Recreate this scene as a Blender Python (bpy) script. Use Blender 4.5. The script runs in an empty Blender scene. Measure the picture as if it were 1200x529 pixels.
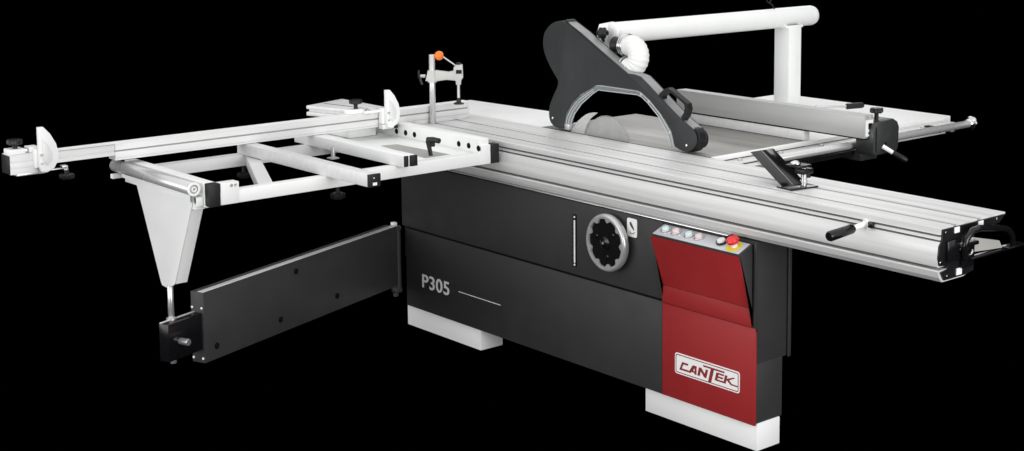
import bpy, bmesh, math, random
from mathutils import Vector, Matrix
random.seed(5)
R = math.radians
sc = bpy.context.scene
ZF = -0.03                                    # studio floor under the machine feet

# ---------------------------------------------------------------- camera, world, lights
cam = bpy.data.objects.new("camera", bpy.data.cameras.new("camera"))
sc.collection.objects.link(cam)
cam.location = (4.34196, -3.70326, 1.88049)
cam.rotation_euler = (R(82.95901), R(0.03864), R(47.46295))
cam.data.sensor_width = 36.0
cam.data.lens = 1803.725 / 1200 * 36
cam.data.shift_x = (600 - 727.42) / 1200
cam.data.shift_y = (83.36 - 264.5) / 1200
cam.data.clip_start = 0.05
cam.data.clip_end = 100
sc.camera = cam
w = bpy.data.worlds.new("World"); sc.world = w; w.use_nodes = True
w.node_tree.nodes["Background"].inputs[0].default_value = (1, 1, 1, 1)
w.node_tree.nodes["Background"].inputs[1].default_value = 0.98
sc.view_settings.view_transform = 'Standard'
sc.view_settings.look = 'None'
sc.view_settings.exposure = 0
sc.view_settings.gamma = 1

def softbox(name, loc, target, sx, sy, power, col=(1, 1, 1)):
    l = bpy.data.lights.new(name, 'AREA'); l.shape = 'RECTANGLE'; l.size = sx; l.size_y = sy
    l.energy = power; l.color = col
    o = bpy.data.objects.new(name, l); sc.collection.objects.link(o); o.location = loc
    o.rotation_euler = (Vector(target) - Vector(loc)).to_track_quat('-Z', 'Y').to_euler()
    return o
softbox("overhead_softbox", (0.2, 0.2, 4.2), (0.2, 0.1, 0.9), 5.5, 4.5, 22)
softbox("front_softbox", (-1.0, -5.8, 1.0), (0.0, 0, 0.4), 7.0, 2.6, 155)
softbox("right_softbox", (7.0, -1.2, 1.6), (0.0, -.3, 0.6), 4.0, 3.0, 255)
softbox("back_softbox", (-3.4, 4.6, 2.7), (-0.2, 0, 0.9), 3.0, 2.0, 40)

# ---------------------------------------------------------------- materials
def mat(name, base, rough=0.5, metal=0.0, var=0.06, scale=(6, 6, 6), bump=0.02, bscale=140, streak=None,
        coat=0.0, spec=0.5, rvar=0.08):
    m = bpy.data.materials.new(name); m.use_nodes = True
    nt = m.node_tree; N = nt.nodes; L = nt.links; b = N["Principled BSDF"]
    tc = N.new('ShaderNodeTexCoord')
    mp = N.new('ShaderNodeMapping'); mp.inputs['Scale'].default_value = scale
    L.new(tc.outputs['Object'], mp.inputs['Vector'])
    n = N.new('ShaderNodeTexNoise'); n.inputs['Scale'].default_value = 1.0; n.inputs['Detail'].default_value = 6
    L.new(mp.outputs[0], n.inputs['Vector'])
    r = N.new('ShaderNodeMapRange'); r.inputs[3].default_value = 1 - var; r.inputs[4].default_value = 1 + var
    r.inputs[1].default_value = 0.3; r.inputs[2].default_value = 0.7
    L.new(n.outputs[0], r.inputs[0])
    mx = N.new('ShaderNodeVectorMath'); mx.operation = 'SCALE'; mx.inputs[0].default_value = base[:3]
    L.new(r.outputs[0], mx.inputs['Scale'])
    L.new(mx.outputs[0], b.inputs['Base Color'])
    r2 = N.new('ShaderNodeMapRange'); r2.inputs[3].default_value = max(0.02, rough - rvar); r2.inputs[4].default_value = min(1, rough + rvar)
    r2.inputs[1].default_value = 0.3; r2.inputs[2].default_value = 0.7
    n2 = N.new('ShaderNodeTexNoise'); n2.inputs['Scale'].default_value = 1.7; n2.inputs['Detail'].default_value = 5
    L.new(mp.outputs[0], n2.inputs['Vector']); L.new(n2.outputs[0], r2.inputs[0]); L.new(r2.outputs[0], b.inputs['Roughness'])
    b.inputs['Metallic'].default_value = metal
    b.inputs['Specular IOR Level'].default_value = spec
    b.inputs['Coat Weight'].default_value = coat
    b.inputs['Coat Roughness'].default_value = 0.15
    if bump:
        n3 = N.new('ShaderNodeTexNoise'); n3.inputs['Detail'].default_value = 3
        mp3 = N.new('ShaderNodeMapping'); mp3.inputs['Scale'].default_value = streak or (bscale, bscale, bscale)
        n3.inputs['Scale'].default_value = 1.0
        L.new(tc.outputs['Object'], mp3.inputs['Vector']); L.new(mp3.outputs[0], n3.inputs['Vector'])
        bp = N.new('ShaderNodeBump'); bp.inputs['Strength'].default_value = 1.0; bp.inputs['Distance'].default_value = bump * 0.01
        L.new(n3.outputs[0], bp.inputs['Height']); L.new(bp.outputs[0], b.inputs['Normal'])
    return m
M = {}
M['white'] = mat('white_powder_coat', (0.83, 0.84, 0.83), 0.5, var=0.015, bump=0.010, bscale=260)
M['whitematte'] = mat('white_hose', (0.80, 0.80, 0.79), 0.6, var=0.02, bump=0.02)
M['alu'] = mat('anodised_aluminium', (0.68, 0.68, 0.675), 0.48, 0.15, var=0.13, scale=(0.8, 34, 34), bump=0.02, streak=(4, 420, 420))
M['aluy'] = mat('aluminium_profile', (0.73, 0.73, 0.73), 0.45, 0.12, var=0.05, scale=(40, 1.2, 40), bump=0.008, streak=(420, 3, 420))
M['rail'] = mat('rail_aluminium', (0.66, 0.66, 0.65), 0.38, 0.2, var=0.07, scale=(30, 1.0, 30), bump=0.008, streak=(300, 3, 300))
M['fence'] = mat('fence_aluminium', (0.44, 0.44, 0.435), 0.46, 0.2, var=0.05, scale=(1.5, 30, 30), bump=0.010, streak=(3, 300, 300))
M['iron'] = mat('ground_cast_iron', (0.27, 0.262, 0.248), 0.40, 0.35, var=0.28, scale=(0.7, 9, 9), bump=0.012, streak=(5, 500, 500), rvar=0.12)
M['dark'] = mat('anthracite_paint', (0.030, 0.030, 0.031), 0.55, var=0.05, bump=0.02, bscale=420, spec=0.35)
M['guard'] = mat('guard_paint', (0.025, 0.028, 0.029), 0.6, var=0.10, scale=(9, 9, 9), bump=0.05, bscale=300, spec=0.4)
M['guardtop'] = mat('guard_edge_metal', (0.30, 0.305, 0.31), 0.42, 0.3, var=0.12, scale=(12, 12, 12), bump=0.04, bscale=200)
M['arm'] = mat('swing_arm_paint', (0.034, 0.034, 0.036), 0.5, var=0.06, bump=0.02, bscale=420, spec=0.4)
M['red'] = mat('red_paint', (0.305, 0.021, 0.023), 0.5, var=0.03, bump=0.015, bscale=420, spec=0.22)
M['redlit'] = mat('red_paint_lightened', (0.335, 0.023, 0.025), 0.5, var=0.03, bump=0.015, bscale=420, spec=0.22)  # same red with light painted in, offsetting shade on the slope
M['black'] = mat('black_plastic', (0.009, 0.009, 0.010), 0.34, var=0.1, bump=0.02, spec=0.28)
M['blackmetal'] = mat('black_steel', (0.006, 0.006, 0.007), 0.16, var=0.1, bump=0.0, spec=0.4)
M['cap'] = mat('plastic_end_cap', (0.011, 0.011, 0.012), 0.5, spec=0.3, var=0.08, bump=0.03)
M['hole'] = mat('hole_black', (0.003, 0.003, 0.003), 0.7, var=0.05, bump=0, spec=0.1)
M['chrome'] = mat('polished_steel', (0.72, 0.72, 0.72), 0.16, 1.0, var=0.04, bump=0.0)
M['bar'] = mat('ground_steel_bar', (0.60, 0.60, 0.60), 0.27, 0.45, var=0.02, bump=0.0, rvar=0.015)
M['edge'] = mat('clear_edge', (0.50, 0.53, 0.54), 0.25, 0.0, var=0.1, bump=0.0)
M['wheel'] = mat('satin_wheel_rim', (0.54, 0.54, 0.535), 0.26, 0.55, var=0.04, bump=0.0, rvar=.02)
M['steel'] = mat('machined_steel', (0.58, 0.58, 0.575), 0.32, 0.8, var=0.08, bump=0.01)
M['blade'] = mat('saw_blade_steel', (0.42, 0.42, 0.41), 0.36, 0.35, var=0.10, scale=(20, 20, 20), bump=0.01)
M['knife'] = mat('riving_knife_steel', (0.55, 0.55, 0.54), 0.5, 0.3, var=0.15, scale=(120, 120, 120), bump=0.03)
M['casting'] = mat('grey_casting', (0.033, 0.034, 0.035), 0.36, var=0.12, scale=(20, 20, 20), bump=0.06, bscale=240)
M['clampgrey'] = mat('clamp_casting', (0.52, 0.52, 0.50), 0.5, 0.1, var=0.06, bump=0.04)
M['panelgrey'] = mat('control_plate', (0.52, 0.53, 0.56), 0.38, 0.25, var=0.05, bump=0.01)
M['underside'] = mat('grey_sheet', (0.36, 0.355, 0.335), 0.6, var=0.05)
M['orange'] = mat('orange_plastic', (0.90, 0.20, 0.012), 0.3, var=0.02, bump=0)
M['yellow'] = mat('yellow_label', (0.75, 0.62, 0.04), 0.5, var=0.02, bump=0)
M['redbtn'] = mat('red_button', (0.72, 0.018, 0.022), 0.25, var=0.02, bump=0)
M['whitebtn'] = mat('white_button', (0.80, 0.80, 0.80), 0.3, var=0.02, bump=0)
M['greenbtn'] = mat('pale_green_lens', (0.62, 0.74, 0.70), 0.2, var=0.02, bump=0)
M['pinkbtn'] = mat('pale_red_lens', (0.76, 0.58, 0.59), 0.2, var=0.02, bump=0)
M['print'] = mat('white_print', (0.75, 0.75, 0.74), 0.6, var=0.01, bump=0)
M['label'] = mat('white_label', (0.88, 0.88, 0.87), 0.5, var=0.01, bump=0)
M['redprint'] = mat('red_print', (0.24, 0.018, 0.022), 0.5, var=0.02, bump=0)
M['mark'] = mat('dark_print', (0.03, 0.03, 0.03), 0.5, var=0.01, bump=0)
M['floor'] = mat('black_studio_floor', (0.0, 0.0, 0.0), 1.0, var=0.0, bump=0, spec=0.0)
def clear():
    m = bpy.data.materials.new('clear_polycarbonate'); m.use_nodes = True
    nt = m.node_tree; b = nt.nodes["Principled BSDF"]
    b.inputs['Base Color'].default_value = (0.62, 0.66, 0.67, 1); b.inputs['Roughness'].default_value = 0.12
    b.inputs['Transmission Weight'].default_value = 0.75; b.inputs['IOR'].default_value = 1.45
    n = nt.nodes.new('ShaderNodeTexNoise'); n.inputs['Scale'].default_value = 40
    r = nt.nodes.new('ShaderNodeMapRange'); r.inputs[3].default_value = 0.08; r.inputs[4].default_value = 0.22
    nt.links.new(n.outputs[0], r.inputs[0]); nt.links.new(r.outputs[0], b.inputs['Roughness'])
    return m
M['clear'] = clear()

# ---------------------------------------------------------------- mesh helpers
CAM_SCALE = [1.0, Vector((0, 0, 0))]                # scale about the camera, as factor and offset, for the assembly being built (cabinet and outrigger: 1)
class B:
    def __init__(s): s.bm = bmesh.new()
    def box(s, x0, x1, y0, y1, z0, z1, bev=0.0, mtx=None):
        r = bmesh.ops.create_cube(s.bm, size=1.0); v = r['verts']
        for q in v:
            q.co = Vector(((x0 + x1) / 2 + q.co.x * (x1 - x0), (y0 + y1) / 2 + q.co.y * (y1 - y0), (z0 + z1) / 2 + q.co.z * (z1 - z0)))
        if bev: 
            e = list({e for q in v for e in q.link_edges})
            rr = bmesh.ops.bevel(s.bm, geom=e, offset=bev, segments=2, profile=0.5, affect='EDGES')
            v = list({q for q in v if q.is_valid} | set(rr['verts']))
        if mtx is not None:
            for q in v: q.co = mtx @ q.co
        return s
    def prism(s, pts, axis, a, b, bev=0.0, mtx=None):
        """pts are the two remaining coordinates in XYZ order; extruded from a to b along axis"""
        def P(p, t):
            if axis == 'X': return Vector((t, p[0], p[1]))
            if axis == 'Y': return Vector((p[0], t, p[1]))
            return Vector((p[0], p[1], t))
        A = [s.bm.verts.new(P(p, a)) for p in pts]; C = [s.bm.verts.new(P(p, b)) for p in pts]
        n = len(pts)
        f1 = s.bm.faces.new(A); f2 = s.bm.faces.new(C[::-1]); fs = [f1, f2]
        for i in range(n): fs.append(s.bm.faces.new((A[i], C[i], C[(i + 1) % n], A[(i + 1) % n])))
        bmesh.ops.recalc_face_normals(s.bm, faces=fs)
        v = A + C
        if bev:
            e = list(set(f1.edges) | set(f2.edges))
            rr = bmesh.ops.bevel(s.bm, geom=e, offset=bev, segments=2, profile=0.5, affect='EDGES')
            v = list({q for q in v if q.is_valid} | set(rr['verts']))
        if mtx is not None:
            for q in v: q.co = mtx @ q.co
        return s
    def lathe(s, prof, origin, direction, n=24):
        """prof: list of (r, t) along direction"""
        d = Vector(direction).normalized(); q = d.to_track_quat('Z', 'Y').to_matrix(); o = Vector(origin)
        rings = []
        for r, t in prof:
            if r < 1e-6: rings.append([s.bm.verts.new(o + q @ Vector((0, 0, t)))])
            else: rings.append([s.bm.verts.new(o + q @ Vector((r * math.cos(2 * math.pi * k / n), r * math.sin(2 * math.pi * k / n), t))) for k in range(n)])
        fs = []
        for a, b in zip(rings, rings[1:]):
            for k in range(n):
                k2 = (k + 1) % n
                if len(a) == 1 and len(b) == 1: continue
                if len(a) == 1: fs.append(s.bm.faces.new((a[0], b[k2], b[k])))
                elif len(b) == 1: fs.append(s.bm.faces.new((a[k], a[k2], b[0])))
                else: fs.append(s.bm.faces.new((a[k], a[k2], b[k2], b[k])))
        if len(rings[0]) > 1 and rings[0] is not rings[-1]: fs.append(s.bm.faces.new(rings[0][::-1]))
        if len(rings[-1]) > 1: fs.append(s.bm.faces.new(rings[-1]))
        bmesh.ops.recalc_face_normals(s.bm, faces=fs)
        return s
    def cyl(s, p0, p1, r, r2=None, n=24, ch=None):
        p0 = Vector(p0); p1 = Vector(p1); L = (p1 - p0).length; r2 = r if r2 is None else r2
        c = min(r, r2, L) * 0.12 if ch is None else ch
        return s.lathe([(r - c, 0), (r, c), (r2, L - c), (r2 - c, L)], p0, p1 - p0, n)
    def tube(s, path, r, n=14, closed=False):
        path = [Vector(p) for p in path]; rings = []; N = len(path); up = None
        for i, p in enumerate(path):
            a = path[(i - 1) % N] if closed or i else p; b = path[(i + 1) % N] if closed or i < N - 1 else p
            t = (b - a).normalized()
            if up is None: up = t.orthogonal().normalized()
            up = (up - t * up.dot(t)).normalized(); sd = t.cross(up)
            rr = r[i] if isinstance(r, (list, tuple)) else r
            rings.append([s.bm.verts.new(p + rr * (math.cos(2 * math.pi * k / n) * up + math.sin(2 * math.pi * k / n) * sd)) for k in range(n)])
        fs = []
        pr = list(zip(rings, rings[1:])) + ([(rings[-1], rings[0])] if closed else [])
        for a, b in pr:
            for k in range(n): fs.append(s.bm.faces.new((a[k], a[(k + 1) % n], b[(k + 1) % n], b[k])))
        if not closed: fs += [s.bm.faces.new(rings[0][::-1]), s.bm.faces.new(rings[-1])]
        bmesh.ops.recalc_face_normals(s.bm, faces=fs)
        return s
    def ring(s, c, axis, ro, ri, t0, t1, n=64):
        """flat ring with rounded rims, t along axis"""
        c = Vector(c); d = Vector(axis).normalized(); q = d.to_track_quat('Z', 'Y').to_matrix()
        e = min(ro - ri, t1 - t0) * 0.3
        prof = [(ri + e, t0), (ro - e, t0), (ro, t0 + e), (ro, t1 - e), (ro - e, t1), (ri + e, t1), (ri, t1 - e), (ri, t0 + e)]
        rings = [[s.bm.verts.new(c + q @ Vector((r * math.cos(2 * math.pi * k / n), r * math.sin(2 * math.pi * k / n), t))) for k in range(n)] for r, t in prof]
        fs = []
        for i in range(len(rings)):
            a = rings[i]; b = rings[(i + 1) % len(rings)]
            for k in range(n): fs.append(s.bm.faces.new((a[k], a[(k + 1) % n], b[(k + 1) % n], b[k])))
        bmesh.ops.recalc_face_normals(s.bm, faces=fs)
        return s
    def out(s, name, m, parent=None, ang=35, label=None, kind=None, split=False):
        vs = s.bm.verts
        if CAM_SCALE[0] != 1.0:
            for v in vs: v.co = v.co * CAM_SCALE[0] + CAM_SCALE[1]
        if split:                                        # every loose piece becomes a part of its own
            todo = set(vs); o = None
            while todo:
                st = [todo.pop()]; comp = {st[0]}
                while st:
                    q = st.pop()
                    for e in q.link_edges:
                        t = e.other_vert(q)
                        if t not in comp: comp.add(t); todo.discard(t); st.append(t)
                nb = B(); mp = {v: nb.bm.verts.new(v.co) for v in comp}
                for f in {f for v in comp for f in v.link_faces}: nb.bm.faces.new([mp[v] for v in f.verts])
                keep = CAM_SCALE[0]; CAM_SCALE[0] = 1.0; o = nb.out(name, m, parent, ang, label, kind); CAM_SCALE[0] = keep
            s.bm.free(); return o
        lo = Vector([min(v.co[i] for v in vs) for i in range(3)]); hi = Vector([max(v.co[i] for v in vs) for i in range(3)])
        c = (lo + hi) / 2
        for v in vs: v.co -= c
        me = bpy.data.meshes.new(name); s.bm.to_mesh(me); s.bm.free()
        me.materials.append(M[m]); me.shade_smooth(); me.set_sharp_from_angle(angle=R(ang))
        return place(me, name, c, parent, label, kind)
WORLD = {}
def place(me, name, c, parent, label=None, kind=None):
    o = bpy.data.objects.new(name, me); sc.collection.objects.link(o)
    if parent is not None:
        o.parent = parent
        o.location = Vector(c) - WORLD[parent]
    else: o.location = c
    WORLD[o] = Vector(c)
    if label: o['label'] = label
    if kind: o['kind'] = kind
    return o
def text(name, body, m, parent, origin, height, rot, extr=0.0006, sx=1.0, spacing=1.0, bold=0.0):
    cu = bpy.data.curves.new(name, 'FONT'); cu.body = body; cu.size = height / 0.72; cu.extrude = extr; cu.offset = bold
    cu.space_character = spacing
    t = bpy.data.objects.new(name, cu); sc.collection.objects.link(t)
    bpy.context.view_layer.update()
    me = bpy.data.meshes.new_from_object(t.evaluated_get(bpy.context.evaluated_depsgraph_get()))
    bpy.data.objects.remove(t)
    mt = Matrix.Translation(origin) @ rot.to_4x4() @ Matrix.Diagonal((sx, 1, 1, 1))
    me.transform(mt)
    lo = Vector([min(v.co[i] for v in me.vertices) for i in range(3)]); hi = Vector([max(v.co[i] for v in me.vertices) for i in range(3)])
    c = (lo + hi) / 2; me.transform(Matrix.Translation(-c)); me.materials.clear(); me.materials.append(M[m])
    return place(me, name, c, parent)
FRONT = Matrix(((1, 0, 0), (0, 0, -1), (0, 1, 0)))        # text plane facing -Y
def lobed(b, c, axis, r, h, lobes=6, amp=0.14, n=72, top=0.72):
    """star knob: lobed disc of height h from c along axis"""
    c = Vector(c); d = Vector(axis).normalized(); q = d.to_track_quat('Z', 'Y').to_matrix()
    prof = [(0.80, 0.0), (1.0, 0.15), (1.0, 0.75), (0.86, 0.97), (0.4, 1.0)]
    rings = []
    for k, t in prof:
        ring = []
        for i in range(n):
            a = 2 * math.pi * i / n; rr = r * k * (1 + amp * math.cos(lobes * a) * (1 if k > .5 else 0))
            ring.append(b.bm.verts.new(c + q @ Vector((rr * math.cos(a), rr * math.sin(a), t * h))))
        rings.append(ring)
    fs = [b.bm.faces.new(rings[0][::-1]), b.bm.faces.new(rings[-1])]
    for u, v in zip(rings, rings[1:]):
        for i in range(n): fs.append(b.bm.faces.new((u[i], u[(i + 1) % n], v[(i + 1) % n], v[i])))
    bmesh.ops.recalc_face_normals(b.bm, faces=fs)
    return b
def star_knob(parent, c, axis, r, h, stem):
    c = Vector(c); d = Vector(axis).normalized()
    b = B(); b.cyl(c - d * stem, c + d * 0.001, r * 0.36); lobed(b, c, d, r, h)
    return b.out('star_knob', 'black', parent, 40)
def arc(c, r, a0, a1, n, plane='XZ', y=0):
    o = []
    for i in range(n + 1):
        a = R(a0 + (a1 - a0) * i / n); o.append((c[0] + r * math.cos(a), c[1] + r * math.sin(a)))
    return o

# ---------------------------------------------------------------- the setting
fl = B(); fl.box(-9, 9, -8, 9, ZF - 0.05, ZF); fl.out('floor', 'floor', None, kind='structure')
bd = B(); bd.box(-9, 9, 8.5, 8.6, ZF, 7); bd.box(-9, -8.9, -8, 8.49, ZF, 7); bd.out('backdrop', 'floor', None, kind='structure')

# ---------------------------------------------------------------- the machine, most coordinates unprojected from image pixels and rounded
saw = bpy.data.objects.new('panel_saw', None); sc.collection.objects.link(saw); saw.location = (0, 0.1, ZF)
WORLD[saw] = Vector(saw.location)
saw['label'] = "sliding table panel saw with dark grey and red cabinet and long white outrigger frame"
saw['category'] = "panel saw"

# --- cabinet
XL, XR = -1.085, 0.973
b = B()
b.box(XL + .006, XR - .004, 0.004, 0.17, 0.272, 0.692, 0.003)
b.box(XL + .05, XR - .05, 0.05, 0.16, 0.690, 0.704)
b.box(-1.055, XR - .004, 0.0045, 0.138, 0.065, 0.275, 0.003)
b.box(-0.80, 0.15, 0.155, 0.62, 0.10, 0.815, 0.01)
cab = b.out('cabinet', 'dark', saw)
b = B(); b.box(XL, 0.5275, -0.004, 0.0035, 0.4095, 0.6895, 0.0015)
b.box(0.9615, XR, -0.004, 0.0035, 0.385, 0.6895, 0.0015); b.box(0.528, 0.961, -0.004, 0.0035, 0.6855, 0.6895); b.out('upper_front_panel', 'dark', cab)
b = B(); b.box(-1.058, 0.526, -0.004, 0.0035, 0.062, 0.4010, 0.0015); b.out('lower_front_panel', 'dark', cab)
b = B(); b.box(0.5275, XR, -0.005, 0.0035, 0.062, 0.3985, 0.0015); b.out('red_front_panel', 'red', cab)
b = B(); b.box(-1.056, 0.5275, -0.0015, 0.0036, 0.4000, 0.4100); b.out('seam_shadow_strip', 'hole', cab)  # black strip paints the shade in the gap between panels
b = B(); b.box(0.9735, 0.9765, 0.155, 0.172, 0.27, 0.69, 0.001); b.out('side_panel_edge', 'dark', cab)
for x0, x1 in ((-1.075, -0.555), (0.425, 0.972)):
    b = B(); b.box(x0, x1, 0.010, 0.125, ZF, 0.066, 0.003); b.out('foot', 'white', saw)
# model lettering
text('model_lettering', 'P305', 'print', cab, (-0.9455, -0.0052, 0.1655), 0.0585, FRONT, sx=1.20, bold=0.0010, spacing=1.05)
b = B(); b.box(-0.682, -0.403, -0.0052, -0.0042, 0.1945, 0.1975); b.out('printed_line', 'print', cab)
# --- maker's plate on the red panel
def rrect(x0, x1, z0, z1, r, n=5):
    p = []
    for cx, cz, a in ((x1 - r, z1 - r, 0), (x0 + r, z1 - r, 90), (x0 + r, z0 + r, 180), (x1 - r, z0 + r, 270)):
        p += arc((cx, cz), r, a, a + 90, n)
    return p
lx0, lx1, lz0, lz1 = 0.594, 0.905, 0.158, 0.2335
b = B(); b.prism(rrect(lx0, lx1, lz0, lz1, 0.010), 'Y', -0.0066, -0.0052); pl = b.out('logo_plate', 'label', cab)
b = B()
ip = rrect(lx0 + .0045, lx1 - .0045, lz0 + .0045, lz1 - .0045, 0.006); iq = rrect(lx0 + .0075, lx1 - .0075, lz0 + .0075, lz1 - .0075, 0.004)
def band(b, po, pi, axis, y0, y1):
    n = len(po)
    for i in range(n):
        j = (i + 1) % n
        b.prism([po[i], po[j], pi[j], pi[i]], axis, y0, y1)
band(b, ip, iq, 'Y', -0.0072, -0.0067); b.out('logo_border', 'redprint', cab)
L = {}
L['C'] = [(.661, .205), (.630, .205), (.617, .175), (.661, .175), (.664, .182), (.629, .182), (.637, .198), (.659, .198)]
L['A'] = [(.661, .175), (.683, .206), (.702, .206), (.701, .175), (.691, .175), (.691, .180), (.676, .180), (.673, .175)]
L['N'] = [(.705, .175), (.713, .206), (.725, .206), (.741, .189), (.746, .206), (.757, .206), (.749, .175), (.739, .175), (.722, .193), (.717, .175)]
L['T'] = [(.733, .219), (.835, .219), (.834, .213), (.785, .213), (.772, .164), (.757, .164), (.770, .213), (.734, .213)]
L['E'] = [(.833, .208), (.797, .208), (.789, .178), (.833, .178), (.834, .184), (.801, .184), (.803, .190), (.828, .190), (.829, .196), (.805, .196), (.807, .202), (.832, .202)]
L['K'] = [(.838, .208), (.849, .208), (.846, .197), (.876, .208), (.886, .208), (.857, .194), (.870, .184), (.8965, .184), (.8965, .179), (.865, .179), (.848, .190), (.844, .190), (.841, .178), (.830, .178)]
b = B()
for k, p in L.items(): b.prism(p, 'Y', -0.0072, -0.0067)
b.out('logo_lettering', 'redprint', cab)
b = B(); b.prism([(.686, .186), (.692, .186), (.692, .197)], 'Y', -0.0076, -0.0073); b.out('letter_counter', 'label', cab)

# --- height scale and handwheel
b = B(); b.box(0.044, 0.065, -0.0060, -0.0042, 0.440, 0.640, 0.0005)
for k in range(9): b.box(0.036, 0.0435, -0.0052, -0.0044, 0.462 + k * .017, 0.465 + k * .017)
sl = b.out('scale_slot', 'hole', cab)
b = B(); b.box(0.0512, 0.0588, -0.0072, -0.0062, 0.455, 0.618); b.cyl((.0547, -.0058, .630), (.0547, -.0076, .630), .0042, n=12); b.cyl((.0547, -.0058, .447), (.0547, -.0076, .447), .0042, n=12)
b.out('scale_pointer_strip', 'label', cab, split=True)
b = B(); b.prism(rrect(.345, .397, .608, .676, .008), 'Y', -0.0062, -0.0045); b.out('instruction_label', 'label', cab)
b = B()
b.prism([(.358, .660), (.366, .663), (.374, .652), (.384, .636), (.381, .633), (.372, .640), (.362, .650)], 'Y', -0.0068, -0.0063)
po = arc((.372, .636), .017, 215, 330, 8); pi = arc((.372, .636), .0145, 215, 330, 8)
for i in range(8): b.prism([po[i], po[i + 1], pi[i + 1], pi[i]], 'Y', -0.0068, -0.0063)
b.out('rotation_symbol', 'mark', cab)

hc = (0.268, 0, 0.5735)
b = B()
NW = 144; rings = []
for ro_, y_, sc_ in ((.099, .020, 0), (.1045, .023, 0), (.1065, .030, 0), (.1065, .038, 0), (.1040, .0445, 0), (.1000, .0475, 0), (.0965, .0475, 0), (.0900, .0470, 1), (.0890, .042, 1), (.0890, .022, 1)):
    rings.append([b.bm.verts.new((hc[0] + (ro_ - sc_ * .0125 * max(0, math.cos(9 * t)) ** 1.4) * math.cos(t), -y_, hc[2] + (ro_ - sc_ * .0125 * max(0, math.cos(9 * t)) ** 1.4) * math.sin(t))) for t in [2 * math.pi * k / NW for k in range(NW)]])
fs = []
for i in range(len(rings)):
    p_, q_ = rings[i], rings[(i + 1) % len(rings)]
    for k in range(NW): fs.append(b.bm.faces.new((p_[k], p_[(k + 1) % NW], q_[(k + 1) % NW], q_[k])))
bmesh.ops.recalc_face_normals(b.bm, faces=fs)
hw = b.out('handwheel', 'wheel', saw, 40)
b = B()
b.lathe([(0.0, .022), (.092, .022), (.092, .038), (.070, .0410), (.040, .0405), (0, .040)], (hc[0], 0, hc[2]), (0, -1, 0), 64)
b.out('wheel_disc', 'hole', hw)
b = B(); b.lathe([(.026, .040), (.024, .046), (.016, .050), (.0, .051)], (hc[0], 0, hc[2]), (0, -1, 0), 28)
for k in range(3):
    a = R(40 + 120 * k); c = (hc[0] + .052 * math.cos(a), 0, hc[2] + .052 * math.sin(a))
    b.lathe([(.010, .040), (.009, .0435), (.006, .0445), (.0, .0445)], c, (0, -1, 0), 16)
b.out('wheel_hub', 'blackmetal', hw)
b = B(); b.cyl((hc[0] - .004, -.051, hc[2]), (hc[0] - .004, -.053, hc[2]), .005, n=14); b.out('hub_screw', 'steel', hw)
b = B(); b.cyl((hc[0], -.004, hc[2]), (hc[0], -.022, hc[2]), .02); b.out('wheel_shaft', 'steel', hw)

# --- control console
YF, ZC = -0.068, 0.657
b = B()
b.prism([(-.0045, .684), (YF, ZC), (YF, ZC - .004), (-.0062, .462), (-.0045, .40)], 'X', 0.5345, 0.957, 0.002)
con = b.out('control_console', 'dark', saw)
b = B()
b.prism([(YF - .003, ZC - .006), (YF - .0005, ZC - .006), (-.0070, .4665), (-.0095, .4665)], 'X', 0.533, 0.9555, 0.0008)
b.out('sloping_red_cover', 'redlit', con)
b = B(); b.box(0.531, 0.9555, -0.0095, -0.0047, 0.4015, 0.4645, 0.0008); b.out('lower_red_cover', 'red', con)
n_ = Vector((0, -(.684 - ZC), (0.0635)))
ang = math.atan2(.684 - ZC, 0.0635)
PM = Matrix.Translation((0, -.0045, .684)) @ Matrix.Rotation(ang, 4, 'X')      # local: y from 0 to -len on the sloping top
Lp = math.hypot(.684 - ZC, .0635)
b = B(); b.box(0.541, 0.950, -Lp + .002, -.004, 0.0005, 0.0025, 0.0006, PM); b.out('control_plate', 'panelgrey', con)
def btn(x, y, r, h, m, name, base=None, dome=True):
    o = PM @ Vector((x, y, .0025)); d = PM.to_3x3() @ Vector((0, 0, 1))
    bb = B(); bb.lathe([(r, 0), (r, h * .6), (r * .85, h * .95), (0, h * (1.1 if dome else 1))], o, d, 24); q = bb.out(name, m, con)
    return q
for x, m, rm in ((.576, 'greenbtn', 0), (.627, 'pinkbtn', 0), (.690, 'greenbtn', 0), (.738, 'pinkbtn', 0)):
    o = PM @ Vector((x, -.032, .0025)); d = PM.to_3x3() @ Vector((0, 0, 1))
    bb = B(); bb.ring(o, d, .0195, .0135, 0, .006, 28); bb.out('button_collar', 'chrome', con)
    btn(x, -.032, .0135, .011, m, 'push_button')
o = PM @ Vector((.843, -.030, .0025))
bb = B(); bb.ring(o, d, .0195, .0155, 0, .008, 28); bb.out('button_collar', 'blackmetal', con); btn(.843, -.030, .0155, .013, 'whitebtn', 'push_button', dome=False)
b = B(); b.prism(arc((.905, -.036), .029, 0, 337.5, 15), 'Z', .0028, .0036, mtx=PM); b.out('emergency_label', 'yellow', con)
o = PM @ Vector((.905, -.034, .003))
b = B(); b.lathe([(.012, 0), (.012, .017)], o, d, 20); b.out('button_stem', 'whitebtn', con)
b = B(); b.lathe([(.013, .014), (.021, .017), (.0225, .026), (.019, .032), (0, .034)], o, d, 28); b.out('emergency_stop_button', 'redbtn', con)

# the sliding table, fixed tables, guard and rip fence are enlarged about the camera
CAM_SCALE[0] = 1.0378; CAM_SCALE[1] = Vector((-0.16413, 0.13998, -0.07108))
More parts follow.
